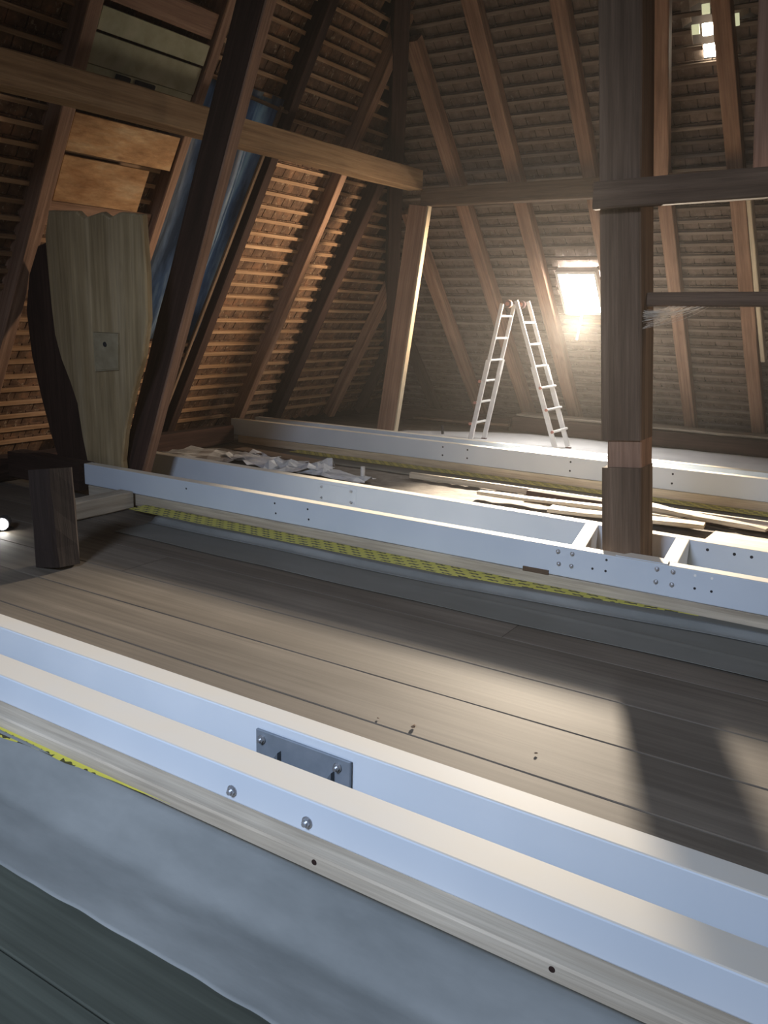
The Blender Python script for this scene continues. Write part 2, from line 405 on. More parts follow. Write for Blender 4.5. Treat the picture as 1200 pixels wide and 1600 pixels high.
def cover(S, par, mat, bat, umin, umax_f, umin_f, rows, opens, score, nm):
    TW = 0.165; spots = []
    for i in range(rows):
        v = 0.02 + STEP*i
        z = S.P(0, v).z
        lo = umin_f(z) if umin_f else umin
        hi = umax_f(z) if umax_f else 2.6
        if hi - lo < 0.2: continue
        for (x, y) in cut(lo, hi, v, opens):
            o = obj('batten', batten_mesh(y-x), bat)
            mwb = S.mat(x, v, -0.115 + random.uniform(-0.002, 0.002))
            mwb = mwb @ Matrix.Rotation(random.uniform(-0.002, 0.002), 4, 'Z')
            place(o, mwb, par)
        k = math.floor(lo/TW); off = TW/2*(i % 2)
        a = k*TW + off
        while a < hi:
            if a > lo - TW*0.2 and not overlap_open(a-TW/2+0.01, a+TW/2-0.01, v-STEP/2, opens) and not overlap_open(a-TW/2+0.01, a+TW/2-0.01, v-STEP*0.95, opens):
                spots.append((a, v))
            a += TW
    cand = []
    for (a, v) in spots:
        p = S.P(a, v-0.08, -0.14)
        x, y = to_px(p)
        if 0 < x < 1200 and 0 < y < 1000 and score(a, v, p, x, y): cand.append(((p-Vector((0, 0, 1.65))).length, a, v))
    cand.sort(); single = set((a, v) for _, a, v in cand[:298])
    protos = []
    for k in range(4):
        b = bmesh.new(); tile_bm(b, Matrix.Identity(4), TW-random.uniform(0.004, 0.016), 0.31); me = D.meshes.new('tile'); b.to_mesh(me); b.free(); me.materials.append(M[mat]); protos.append(me)
    rest = bmesh.new()
    for (a, v) in spots:
        j = Matrix.Rotation(random.gauss(0, 0.012), 4, 'Z') @ Matrix.Rotation(random.gauss(0, 0.012), 4, 'Y')
        mw = S.mat(a+random.uniform(-0.003, 0.003), v+0.03+random.uniform(-0.004, 0.004), -0.143+random.uniform(-0.003, 0.001)) @ j
        if (a, v) in single:
            o = D.objects.new('tile', random.choice(protos)); COL.objects.link(o); place(o, mw, par)
        else:
            tile_bm(rest, mw, TW-random.uniform(0.004, 0.016), 0.31)
    tag(obj('roof_tiles', rest, mat, par), kind='stuff')
cover(LEFT, wl, 'tile_l', 'batten', 1.2, lambda z: hipY(z)-0.02, None, 43, [OPEN], lambda a, v, p, x, y: (x < 620 and x > 250 and a > 7.2) or (a < 6 and y > 580), 'left')
cover(BACK, wb, 'tile_b', 'batten_back', 0, None, lambda z: hipX(z)+0.02, 49, [SKY]+gopen, lambda a, v, p, x, y: x > 640 and y < 650 and not (930 < x < 1018), 'back')

# ---------------------------------------------------------------- rafters
def left_rafter(y, z0, z1, w, h, mat, label, inn=0.03, name='rafter'):
    v0, v1 = lv(z0), lv(z1)
    return timber(name, LEFT.P(y, v0, inn-h/2), LEFT.P(y, v1, inn-h/2), w, h, mat, up=LEFT.n, label=label, cat='rafter', seg=10)
def back_rafter(x, z0, z1, w, h, mat, label, inn=0.03, dx=0.0, name='rafter'):
    v0, v1 = bv(z0), bv(z1)
    return timber(name, BACK.P(x, v0, inn-h/2), BACK.P(x+dx, v1, inn-h/2), w, h, mat, up=BACK.n, label=label, cat='rafter', seg=10)
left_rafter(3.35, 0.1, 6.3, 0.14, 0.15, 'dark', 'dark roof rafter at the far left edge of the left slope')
left_rafter(4.66, 0.1, 6.3, 0.13, 0.22, 'rafter', 'brown rafter left of the boarded panels and weathered trunk')
left_rafter(5.93, 0.1, 6.3, 0.10, 0.22, 'rafter', 'reddish rafter between the boarded panels and the large dark strut')
left_rafter(7.14, 0.1, 6.3, 0.12, 0.24, 'dark', 'dark rafter on the right side of the blue sheeted opening')
left_rafter(8.36, 0.1, 5.3, 0.11, 0.22, 'rafter', 'orange-lit rafter crossing the middle of the tiled left slope')
left_rafter(9.14, 0.1, 3.6, 0.15, 0.26, 'dark', 'blackish rafter on the left slope right of the orange-lit one')
left_rafter(10.5, 0.1, 2.1, 0.14, 0.15, 'rafter', 'short jack rafter on the left slope ending behind the corner strut')
left_rafter(11.3, 0.1, 1.0, 0.12, 0.13, 'dark', 'shortest jack rafter low in the dark left corner of the roof')
back_rafter(-6.75, 0.1, 1.3, 0.13, 0.14, 'dark', 'shortest jack rafter low on the back slope beside the corner strut')
back_rafter(-5.92, 0.1, 2.9, 0.16, 0.14, 'rafter', 'jack rafter just right of the corner strut under the back purlin')
back_rafter(-5.09, 0.1, 4.45, 0.17, 0.14, 'rafter', 'rafter on the back slope passing behind the ladder top', dx=-0.02)
back_rafter(-4.34, 0.1, 6.3, 0.17, 0.14, 'rafter', 'rafter on the back slope just left of the bright skylight')
back_rafter(-3.45, 0.1, 6.3, 0.16, 0.14, 'rafter', 'rafter right of the skylight, mostly hidden by the big post')
back_rafter(-2.68, 0.1, 6.3, 0.15, 0.14, 'rafter', 'orange rafter just right of the big post behind the cobweb')
back_rafter(-1.80, 0.1, 6.3, 0.16, 0.14, 'rafter', 'brown rafter below the glass tiles near the right edge', dx=-0.30)
back_rafter(-1.05, 0.1, 6.3, 0.16, 0.14, 'rafter', 'rafter at the right end of the back slope beyond the lit brace')
timber('hip_rafter', (hipX(0.1), hipY(0.1), 0.1) , (hipX(6.3), hipY(6.3), 6.3), 0.17, 0.24, 'dark', up=(0.5, -0.5, -0.7), label='dark hip rafter where the left and back slopes meet', cat='rafter', seg=12)
timber('brace', BACK.P(-1.70, bv(1.3), 0.10), BACK.P(-1.80, bv(2.95), 0.10), 0.05, 0.12, 'pine', up=BACK.n, label='narrow brace with a brightly lit edge right of the brown rafter', cat='brace')  # strong light on this edge put into the pale pine colour

# ---------------------------------------------------------------- purlins, struts, posts
timber('purlin', (-5.47, 1.5, 3.15), (-5.45, 9.12, 3.18), 0.20, 0.225, 'oak', label='golden brown horizontal purlin along the left slope', cat='beam', seg=16, wob=0.008)
timber('purlin', (-5.45, 9.34, 3.01), (2.4, 9.34, 3.01), 0.18, 0.20, 'grey_oak', label='dark horizontal purlin along the back slope behind the big post', cat='beam', seg=16, wob=0.006)
timber('corner_strut', (-5.86, 9.22, -0.04), (-5.44, 9.22, 2.91), 0.10, 0.25, 'rafter', up=(1, 0, 0), label='leaning reddish strut under the corner where both purlins meet', cat='strut', seg=10)
cs = D.objects['corner_strut']; timber('lit_edge_strip', (-5.715, 9.215, 0.0), (-5.305, 9.215, 2.90), 0.085, 0.02, 'pine', up=(1, 0, 0), parent=cs, seg=4, wob=0.002, ch=0.003)['label'] = 'pale strip for the lit edge'  # lit side of the strut put in as a paler strip
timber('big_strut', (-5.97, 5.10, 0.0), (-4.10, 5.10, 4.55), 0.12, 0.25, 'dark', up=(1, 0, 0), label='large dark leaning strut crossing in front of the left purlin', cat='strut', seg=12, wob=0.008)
bst = D.objects['big_strut']; timber('lit_edge_strip', (-5.823, 5.10, 0.02), (-3.953, 5.10, 4.55), 0.10, 0.02, 'rafter', up=(1, 0, 0), parent=bst, seg=8, wob=0.003, ch=0.003)['label'] = 'lighter brown strip for the lit edge'  # light along the dark strut's edge drawn as a lighter strip
# main post with scarfed repair
post = empty('post', (-1.42, 4.99, 0.0), 'massive weathered square oak post rising between the steel beams', 'post')
def post_c(z): return -1.405 - (z-0.3)*0.0925
o = timber('lower_piece', (post_c(0.0), 5.0, 0.0), (post_c(0.80), 5.0, 0.80), 0.25, 0.235, 'grey_oak', up=(1, 0, 0), parent=post, seg=6)
o = timber('scarf_insert', (post_c(0.80)+0.012, 5.012, 0.795), (post_c(0.965)+0.012, 5.012, 0.965), 0.225, 0.20, 'rafter', up=(1, 0, 0), parent=post, seg=2)
o['label'] = 'reddish timber insert in the post'
o = timber('upper_piece', (post_c(0.96), 5.0, 0.96), (post_c(5.0), 5.0, 5.0), 0.25, 0.235, 'grey_oak', up=(1, 0, 0), parent=post, seg=14)
timber('tie_beam', (-1.72, 4.83, 2.315), (2.4, 4.83, 2.40), 0.07, 0.145, 'grey_oak', label='horizontal grey tie plank fixed across the front of the big post', cat='beam', seg=12)
timber('rail', (-1.42, 5.00, 1.765), (2.2, 5.00, 1.80), 0.05, 0.078, 'grey_oak', label='thin dark horizontal rail running right from the big post', cat='rail', seg=8)
timber('upper_strut', (-2.61, 9.22, 3.12), (-2.13, 6.8, 4.72), 0.12, 0.17, 'rafter', up=(1, 0, 0), label='upright strut just right of the big post above the purlin', cat='strut')
timber('upper_post', (-0.86, 5.2, 2.42), (-1.04, 5.2, 4.6), 0.16, 0.20, 'rafter', up=(1, 0, 0), label='red-brown upright timber at the upper right edge above the tie plank', cat='post')

# cobweb under the rail
bm = bmesh.new()
def strand(p, q, r=0.0009, sag=0.01, n=5):
    p, q = Vector(p), Vector(q); prev = None
    for i in range(n+1):
        t = i/n; c = p.lerp(q, t) + Vector((0, 0, -sag*4*t*(1-t)))
        ring = [bm.verts.new(c + Vector((0, r*math.cos(a), r*math.sin(a)))) for a in (0, 2.1, 4.2)]
        if prev:
            for k in range(3): bm.faces.new((prev[k], prev[(k+1) % 3], ring[(k+1) % 3], ring[k]))
        prev = ring
random.seed(3)
for i in range(70):
    x1 = -1.30 + abs(random.gauss(0, 0.10)); z0 = 1.715 - abs(random.gauss(0, 0.045))
    strand((-1.41, 4.90+random.uniform(-0.02, 0.1), z0-0.01), (x1, 4.99+random.uniform(-0.02, 0.03), 1.728), sag=random.uniform(0.002, 0.03), r=random.uniform(0.0005, 0.0014))
tag(obj('cobweb', bm, 'dust'), 'dusty pale cobweb hanging between the big post and the dark rail', 'cobweb')
random.seed(11)

# ---------------------------------------------------------------- trunk, plate, dark brace, boarded opening
def lean(x, z): return (x, 4.95 - 0.2*(z-0.3), z)
def lean_slab(name, pts, depth, mat, off=0.0, tilt=14):
    mw = Matrix.Translation((0, 4.95+off, 0.3)) @ Matrix.Rotation(math.atan(0.2), 4, 'X')
    k = math.sqrt(1+0.04)
    o = obj(name, prism([(x, (z-0.3)*k) for x, z in pts], depth, bev=0.012), mat)
    # grain along the height: local X must be vertical
    rot = Matrix.Rotation(R(90-tilt), 4, 'Y')
    o.data.transform(rot); o.matrix_world = mw @ rot.inverted()
    return o
t = lean_slab('tapered_trunk', [(-6.36, 0.12), (-5.90, 0.12), (-5.87, 0.32), (-5.74, 0.62), (-5.55, 0.95), (-5.35, 1.25), (-5.21, 1.55), (-5.13, 1.89), (-5.06, 2.31), (-5.30, 2.335), (-5.42, 2.30), (-5.5, 2.345), (-5.72, 2.31), (-5.78, 2.36), (-6.12, 2.38), (-6.23, 2.2), (-6.30, 1.9), (-6.36, 1.63), (-6.40, 1.4), (-6.39, 1.2), (-6.34, 1.0), (-6.31, 0.81), (-6.345, 0.5)], 0.07, 'trunk')
tag(t, 'pale weathered tapered trunk plank with a small plate nailed on it', 'timber')
pl = lean_slab('nailed_plate', [(-5.95, 1.11), (-5.65, 1.14), (-5.56, 1.44), (-5.87, 1.44)], 0.012, 'paper', off=-0.0135)
tag(pl, 'small pale rectangular plate with a round hole on the weathered trunk', 'plate')
pc = lean(-5.75, 1.345)
o = cyl('round_hole', (pc[0], pc[1]-0.018, pc[2]), (pc[0], pc[1]-0.006, pc[2]), 0.021, 'hole'); o.parent = pl; o.matrix_local = pl.matrix_world.inverted() @ o.matrix_world
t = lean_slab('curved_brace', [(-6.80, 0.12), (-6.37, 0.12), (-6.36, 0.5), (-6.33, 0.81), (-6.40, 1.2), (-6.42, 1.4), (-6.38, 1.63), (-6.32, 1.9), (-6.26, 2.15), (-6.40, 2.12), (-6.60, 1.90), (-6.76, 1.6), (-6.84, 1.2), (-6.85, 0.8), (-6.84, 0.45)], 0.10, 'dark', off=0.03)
tag(t, 'blackish curved brace on the left side of the weathered trunk', 'brace')
bo = empty('boarded_opening', LEFT.P(5.3, lv(2.5)), 'opening between two rafters closed with stained boards and pale panels', 'hatch')
def lboard(y0, y1, z0, z1, mat, t=0.025, c=0.0, name='board', lab=None):
    v0, v1 = lv(z0), lv(z1)
    bm = bmesh.new(); bm_box(bm, 0, y1-y0, -(v1-v0)/2, (v1-v0)/2, -t, 0)
    bmesh.ops.bevel(bm, geom=list(bm.edges), offset=0.003, segments=1, affect='EDGES')
    o = obj(name, bm, mat); place(o, LEFT.mat(y0, (v0+v1)/2, c), bo)
    if lab: o['label'] = lab
lboard(4.735, 5.63, 2.50, 2.84, 'board_orange', c=0.02)
lboard(4.735, 5.86, 2.87, 3.14, 'board_orange', c=0.015)
lboard(4.735, 5.86, 3.47, 3.67, 'panel_green', c=0.0, name='panel', lab='pale greenish panel')
lboard(4.735, 5.86, 3.69, 3.84, 'panel_green', c=0.01, name='panel')
lboard(4.735, 5.86, 3.88, 4.06, 'rafter', c=0.0)
lboard(4.735, 5.86, 3.30, 3.465, 'panel_green', c=-0.01, name='panel')
for (y0, y1) in ((5.02, 5.16), (5.22, 5.42)):
    lboard(y0, y1, 3.36, 3.455, 'hole', c=0.02, name='vent_slot')
lboard(4.735, 5.86, 2.30, 2.48, 'rafter', c=-0.03)

# blue sheeted opening
op = empty('sheeted_opening', LEFT.P(6.58, lv(2.4)), 'opening covered by a blue translucent sheet behind the dark strut', 'tarpaulin')
bm = bmesh.new(); nu, nv = 26, 34; grid = []
a0, a1, b0, b1 = OPEN
for i in range(nu+1):
    rowv = []
    for j in range(nv+1):
        a = a0-0.03+(a1-a0+0.06)*i/nu; b = b0-0.05+(b1-b0+0.1)*j/nv
        c = -0.10 + 0.035*math.sin(a*17+0.8*math.sin(b*2)) + 0.02*noise.noise(Vector((a*4, b*1.2, 0)))
        rowv.append(bm.verts.new((a-a0, b-b0, c)))
    grid.append(rowv)
for i in range(nu):
    for j in range(nv): bm.faces.new((grid[i][j], grid[i+1][j], grid[i+1][j+1], grid[i][j+1]))
o = obj('sheet', bm, 'tarp', smooth=True); place(o, LEFT.mat(a0, b0, 0), op)
def olath(a, b, c, d, w, mat='batten'):
    o = timber('lath', LEFT.P(a, b, 0.01), LEFT.P(c, d, 0.01), w, 0.03, mat, up=LEFT.n, parent=op, seg=4, wob=0.002)
olath(a0-0.02, b1+0.01, a1+0.03, b1-0.04, 0.035, 'grey_oak')
olath(6.93, 0.25, 6.98, b1, 0.05, 'grey_oak')

# ---------------------------------------------------------------- skylight
a0, a1, b0, b1 = SKY
sk = empty('skylight', BACK.P((a0+a1)/2, (b0+b1)/2), 'small bright skylight with a hanging handle bar in the back slope', 'skylight')
o = obj('glass_pane', prism([(0, 0), (a1-a0, 0), (a1-a0, b1-b0), (0, b1-b0)], 0.008), 'glow')
o.data.transform(Matrix.Rotation(R(90), 4, 'X') @ Matrix.Identity(4)); 
o.data.transform(Matrix(((1, 0, 0, 0), (0, -1, 0, 0), (0, 0, 1, 0), (0, 0, 0, 1)))) if False else None
# local: x across, y up-slope, z inward
bm = bmesh.new(); bm_box(bm, 0.02, a1-a0-0.02, 0.02, b1-b0-0.02, -0.008, 0)
bm.to_mesh(o.data); bm.free()
place(o, BACK.mat(a0, b0, -0.11), sk)
for (x0, x1, y0, y1) in ((0, a1-a0, -0.02, 0.03), (0, a1-a0, b1-b0-0.03, b1-b0+0.01), (-0.01, 0.025, 0, b1-b0), (a1-a0-0.025, a1-a0+0.01, 0, b1-b0)):
    bm = bmesh.new(); bm_box(bm, x0, x1, y0, y1, -0.13, -0.04)
    o = obj('frame', bm, 'frame_white'); place(o, BACK.mat(a0, b0, 0), sk)
bm = bmesh.new(); bm_box(bm, -0.06, a1-a0+0.06, -0.19, -0.165, -0.12, -0.06)
o = obj('sill_lath', bm, 'batten'); place(o, BACK.mat(a0, b0, 0), sk)
p = BACK.P(a0+0.24, b0+0.01, -0.02)
hb = timber('handle_bar', p, (p.x-0.055, p.y+0.02, p.z-0.33), 0.030, 0.012, 'frame_white', up=(0, 1, 0), parent=sk, seg=2, wob=0, ch=0.002)
gi = 0
for x, z, wd, hh, mt in GLASS:
    bm = bmesh.new(); bm_box(bm, -wd/2, wd/2, -hh/2, hh/2, -0.012, 0)
    bmesh.ops.bevel(bm, geom=list(bm.edges), offset=0.003, segments=1, affect='EDGES')
    o = obj('glass_tile', bm, mt); o.matrix_world = BACK.mat(x, bv(z), -0.125)
    tag(o, ('brighter middle glass tile', 'brightest lowest glass tile', 'dim glass tile left of the bright pair', 'dim glass tile above the bright pair', 'dim square glass tile right of the bright pair')[gi] + ' in the upper right back slope', 'glass tile', 'glass tiles in the back slope'); gi += 1

# ---------------------------------------------------------------- floor planks
joints = [-4.0+0.41*i for i in range(12)]
ys = [-4.0, -3.6, -3.2, -2.78, -2.4, -2.0, -1.6, -1.2, -0.8, -0.4, 0.0, 0.42, 0.83, 1.08, 1.50, 1.92, 2.31, 2.70, 3.10, 3.49, 3.9, 4.28, 4.70, 5.1, 5.5, 5.9, 6.32, 6.7, 7.1, 7.5, 7.9, 8.3, 8.7, 9.1, 9.5, 9.9, 10.3, 10.7, 11.1, 11.5, 11.9, 12.3]
for i in range(len(ys)-1):
    x = -8.0 + random.uniform(-2.5, 0)
    while x < 5.9:
        x2 = min(x + random.uniform(4.5, 7.5), 5.95)
        if 2.2 < ys[i] < 3.2: x2 = min(x+14, 5.95)
        xa = max(x, -8.0)
        if x2 - xa > 0.15:
            g = 0.0022 if abs(ys[i]-2.70) > 0.01 else 0.004
            yy0, yy1 = ys[i]+g, ys[i+1]-0.0022
            bm = bmesh.new(); n = max(2, int((x2-xa)/0.35)); L = x2-xa; sd = random.random()*50
            rows = []
            for k in range(n+1):
                xx = L*k/n; j0 = 0.0022*noise.noise(Vector((xx*1.5+sd, 0, 0))); j1 = 0.0022*noise.noise(Vector((xx*1.5+sd, 5, 0)))
                hz = 0.002*noise.noise(Vector((xx*0.6+sd, 9, 0)))
                wy = yy1-yy0
                rows.append([bm.verts.new((xx, y, z)) for y, z in ((j0, -0.04), (j0, -0.003+hz), (j0+0.004, hz), (wy-0.004+j1, hz*0.5), (wy+j1, -0.003+hz*0.5), (wy+j1, -0.04))])
            for k in range(n):
                for q in range(5): bm.faces.new((rows[k][q], rows[k+1][q], rows[k+1][q+1], rows[k][q+1]))
            bmesh.ops.recalc_face_normals(bm, faces=bm.faces)
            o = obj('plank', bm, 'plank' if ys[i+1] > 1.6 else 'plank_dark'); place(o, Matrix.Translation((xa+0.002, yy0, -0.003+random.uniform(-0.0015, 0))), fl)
        x = x2 + 0.003

# ---------------------------------------------------------------- steel channels
def channel_bm(L, h, fw, tw=0.009, tf=0.012):
    """web at y=0, flanges towards +y, z from -h to 0"""
    r = 0.006
    out = [(fw, 0), (r, 0), (0.0018, -0.0018), (0, -r), (0, -h+r), (0.0018, -h+0.0018), (r, -h), (fw, -h), (fw, -h+tf*0.7), (tw+0.01, -h+tf), (tw, -h+tf+0.01), (tw, -tf-0.01), (tw+0.01, -tf), (fw, -tf*0.7)]
    bm = bmesh.new()
    A = [bm.verts.new((0, y, z)) for y, z in out]; B = [bm.verts.new((L, y, z)) for y, z in out]; n = len(out)
    bm.faces.new(A); bm.faces.new(B[::-1])
    for i in range(n): bm.faces.new((A[i], A[(i+1) % n], B[(i+1) % n], B[i]))
    bmesh.ops.recalc_face_normals(bm, faces=bm.faces)
    return bm
def channel(p0, p1, h, fw, label):
    mw, L = frame_x(p0, p1)
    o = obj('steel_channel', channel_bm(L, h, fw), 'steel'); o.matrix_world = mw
    return tag(o, label, 'steel beam')
def attach(o, par): o.parent = par; o.matrix_local = par.matrix_basis.inverted() @ o.matrix_basis
def bolt(par, x, z, r=0.013, name='bolt'):
    # x, z in the channel's own frame, sits on the web's front face (y=0)
    bm = bmesh.new()
    for (rr, y0, y1, n) in ((r*1.35, -0.003, 0.001, 14), (r, -0.012, -0.003, 6), (r*0.55, -0.020, -0.012, 8)):
        A = [bm.verts.new((rr*math.cos(2*math.pi*i/n), y1, rr*math.sin(2*math.pi*i/n))) for i in range(n)]
        B = [bm.verts.new((rr*math.cos(2*math.pi*i/n), y0, rr*math.sin(2*math.pi*i/n))) for i in range(n)]
        bm.faces.new(A); bm.faces.new(B[::-1])
        for i in range(n): bm.faces.new((A[i], B[i], B[(i+1) % n], A[(i+1) % n]))
    bmesh.ops.recalc_face_normals(bm, faces=bm.faces)
    o = obj(name, bm, 'bolt'); o.parent = par; o.matrix_local = Matrix.Translation((x, 0, z)); return o
def hole(par, x, z, r=0.0075):
    bm = bmesh.new(); n = 12
    A = [bm.verts.new((r*math.cos(2*math.pi*i/n), -0.0006, r*math.sin(2*math.pi*i/n))) for i in range(n)]
    B = [bm.verts.new((r*math.cos(2*math.pi*i/n), 0.004, r*math.sin(2*math.pi*i/n))) for i in range(n)]
    bm.faces.new(A[::-1]); bm.faces.new(B)
    for i in range(n): bm.faces.new((A[i], A[(i+1) % n], B[(i+1) % n], B[i]))
    o = obj('bolt_hole', bm, 'hole'); o.parent = par; o.matrix_local = Matrix.Translation((x, 0, z)); return o
# near pair
nf = channel((-4.4, 1.715, 0.300), (2.2, 1.710, 0.300), 0.111, 0.118, 'nearest white steel channel with two bolts in its web')
nb = channel((-4.4, 2.005, 0.300), (2.2, 2.012, 0.300), 0.26, 0.095, 'white steel channel carrying the grey plate, second from the camera')
for x in (-1.605, -1.318): bolt(nf, x+4.4, -0.073, 0.0135)
# plate on the near back channel
bp = empty('bracket_plate', (-1.56, 2.0, 0.16), 'dark grey bolted bracket plate between the two nearest white channels', 'bracket')
o = box('plate', -1.755, -1.365, 1.992, 2.003, 0.085, 0.268, 'galv', bp, bev=0.002)
for x in (-1.727, -1.412):
    for z in (0.238, 0.115):
        b = bolt(bp, x+1.56, z-0.16, 0.0115); b.location.y = -0.010
for x in (-1.685, -1.465):
    o = obj('gusset', prism([(0, 0), (0.05, 0.0), (0.05, 0.075)], 0.02), 'bolt_dark'); place(o, Matrix.Translation((x-0.01, 1.972, 0.145)), bp)
box('web_stub', -1.69, -1.42, 1.84, 1.992, 0.10, 0.143, 'galv', bp)
# packers under near pair
t = timber('packer_beam', (-4.4, 1.76, 0.12), (2.2, 1.76, 0.12), 0.235, 0.135, 'packer', label='pale wooden packer under the nearest steel channel with knots', cat='packer', wob=0.002, seg=12, ch=0.006)
for x in (-1.24, -0.545):
    k_ = cyl('knot', (x, 1.6405, 0.170), (x, 1.6435, 0.170), 0.008, 'dark'); k_.parent = t; k_.matrix_local = t.matrix_world.inverted() @ k_.matrix_world
timber('packer_beam', (-4.4, 2.06, 0.02), (2.2, 2.06, 0.02), 0.10, 0.036, 'packer', label='thin wooden packer under the channel that carries the grey plate', cat='packer', wob=0.001)
# mid pair
mf = channel((-6.15, 4.765, 0.300), (2.4, 4.735, 0.300), 0.185, 0.085, 'middle white steel channel in front of the big post, with bolts')
mb = channel((-6.2, 5.54, 0.300), (2.4, 5.33, 0.300), 0.20, 0.090, 'white steel channel just behind the big post')
for x, z in ((-1.75, -0.032), (-1.66, -0.032), (-1.74, -0.108), (-1.66, -0.108), (-1.155, -0.032), (-1.065, -0.032), (-1.155, -0.108), (-1.065, -0.108)): bolt(mf, x+6.15, z, 0.0105)
for x, z in ((-1.45, -0.032), (-1.53, -0.10), (-1.45, -0.10), (-0.945, -0.03), (-0.855, -0.03), (-0.94, -0.105), (-0.85, -0.105)): hole(mf, x+6.15, z)
for x, z in ((-3.67, -0.05), (-3.98, -0.05), (-3.66, -0.125), (-3.97, -0.125), (-4.9, -0.06)): hole(mf, x+6.15, z, 0.008)
for x, z in ((-1.02, -0.045), (-0.86, -0.045), (-0.76, -0.045)): hole(mb, x+6.2, z, 0.010)
o = timber('packer_beam', (-6.1, 4.81, 0.063), (2.4, 4.78, 0.063), 0.10, 0.10, 'packer', label='long pale wooden packer under the middle steel channel', cat='packer', wob=0.002, seg=12, ch=0.004)
timber('packer_beam', (-6.1, 5.60, 0.05), (2.4, 5.40, 0.05), 0.10, 0.095, 'packer', label='wooden packer under the channel behind the big post', cat='packer', wob=0.002)
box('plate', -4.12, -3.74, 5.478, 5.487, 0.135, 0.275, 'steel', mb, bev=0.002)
for x in (-4.08, -3.78):
    for z in (-0.05, -0.14): b = bolt(mb, x+6.2, z, 0.008); b.location.y = -0.012
def cross(x0, x1, label):
    e = frame_x((x0, 4.85, 0.299), (x1, 5.46, 0.299))
    mw, L = e
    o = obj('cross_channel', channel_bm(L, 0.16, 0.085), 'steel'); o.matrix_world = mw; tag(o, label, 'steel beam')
cross(-1.615, -1.74, 'short white cross channel left of the big post base')
cross(-1.065, -1.14, 'short white cross channel right of the big post base')
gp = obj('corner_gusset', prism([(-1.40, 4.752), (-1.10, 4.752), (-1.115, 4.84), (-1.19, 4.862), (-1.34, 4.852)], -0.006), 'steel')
gp.data.transform(Matrix(((1, 0, 0, 0), (0, 0, 1, 0), (0, -1, 0, 0), (0, 0, 0, 1)))); bmx = bmesh.new(); bmx.from_mesh(gp.data); bmesh.ops.recalc_face_normals(bmx, faces=bmx.faces); bmx.to_mesh(gp.data); bmx.free()
gp.location = (0, 0, 0.301); tag(gp, 'small white gusset plate on the steel in front of the post foot', 'bracket')
for x in (-0.945, -0.855):
    h_ = hole(mf, x+6.15, -0.03, 0.0075); h_.data.materials[0] = M['hole_light_white']; h_.location.y = -0.001  # lit space behind these two holes painted as white discs
wd_ = timber('wood_wedge', (-1.97, 4.752, 0.122), (-1.80, 4.750, 0.122), 0.02, 0.03, 'grey_oak', parent=mf, seg=2, wob=0.002, ch=0.002)
# far pair
ff = channel((-7.42, 8.02, 0.300), (2.4, 8.045, 0.300), 0.205, 0.085, 'far white steel channel starting at the left roof slope')
fb = channel((-7.3, 8.345, 0.300), (2.4, 8.43, 0.300), 0.205, 0.085, 'farthest white steel channel in front of the ladder')
for x in (-4.35, -4.05, -2.9, -2.45, -1.9):
    for z in (-0.05, -0.14): hole(ff, x+7.42, z, 0.010)
timber('packer_beam', (-7.3, 8.07, 0.047), (2.4, 8.09, 0.047), 0.11, 0.092, 'pine', label='pinkish wooden packer under the far steel channel', cat='packer', wob=0.002, seg=12, ch=0.004)
timber('packer_beam', (-7.2, 8.39, 0.047), (2.4, 8.47, 0.047), 0.10, 0.09, 'pine', label='wooden packer under the farthest steel channel', cat='packer', wob=0.002, seg=12, ch=0.004)

# ---------------------------------------------------------------- membranes and tapes
def cloth(name, fy, x0, x1, nx, ny, mat, label, cat, thick=0.0):
    bm = bmesh.new(); g = []
    for i in range(nx+1):
        x = x0+(x1-x0)*i/nx
        g.append([bm.verts.new(fy(x, j/ny)) for j in range(ny+1)])
    for i in range(nx):
        for j in range(ny): bm.faces.new((g[i][j], g[i+1][j], g[i+1][j+1], g[i][j+1]))
    o = obj(name, bm, mat, smooth=True)
    tag(o, label, cat)
    if thick:
        md = o.modifiers.new('thickness', 'SOLIDIFY'); md.thickness = thick; md.offset = 1
    return o
def nz(x, y, s=1.0): return noise.noise(Vector((x*s, y*s, 3.3)))
def fnear(x, t):
    front = 1.285 + 0.018*nz(x, 0, 1.4) + 0.008*nz(x, 0, 7) 
    y = front + (1.638-front)*t
    if t > 0.55:
        k = (t-0.55)/0.45; z = 0.006 + 0.135*(k*k*(3-2*k))
    else: z = 0.006
    z += 0.007*max(0, nz(x*0.6+y*0.8, y*3, 2.0)) + 0.0025*nz(x, y*4, 6) + 0.004
    if t > 0.98: z = 0.142
    return (x, y, z)
cloth('membrane', fnear, -4.4, 2.2, 240, 26, 'film', 'blue-grey membrane strip lying on the floor in front of the nearest channel', 'membrane', 0.0015)
bm = bmesh.new(); n = 60; prev = None
for i in range(n+1):
    x = -4.4 + 2.6*i/n
    wdt = max(0.001, 0.034*(1-max(0, (x+2.75)/0.95))) * (1+0.5*nz(x, 0, 9))
    a = bm.verts.new((x+4.4, 1.641-1.6, 0.1475)); b = bm.verts.new((x+4.4, 1.641-wdt-1.6, 0.1475-wdt*0.22))
    if prev: bm.faces.new((prev[0], prev[1], b, a))
    prev = (a, b)
o = obj('adhesive_tape', bm, 'tape'); o.location = (-4.4, 1.6, 0); tag(o, 'narrow yellow printed tape along the nearest wooden packer at lower left', 'tape')
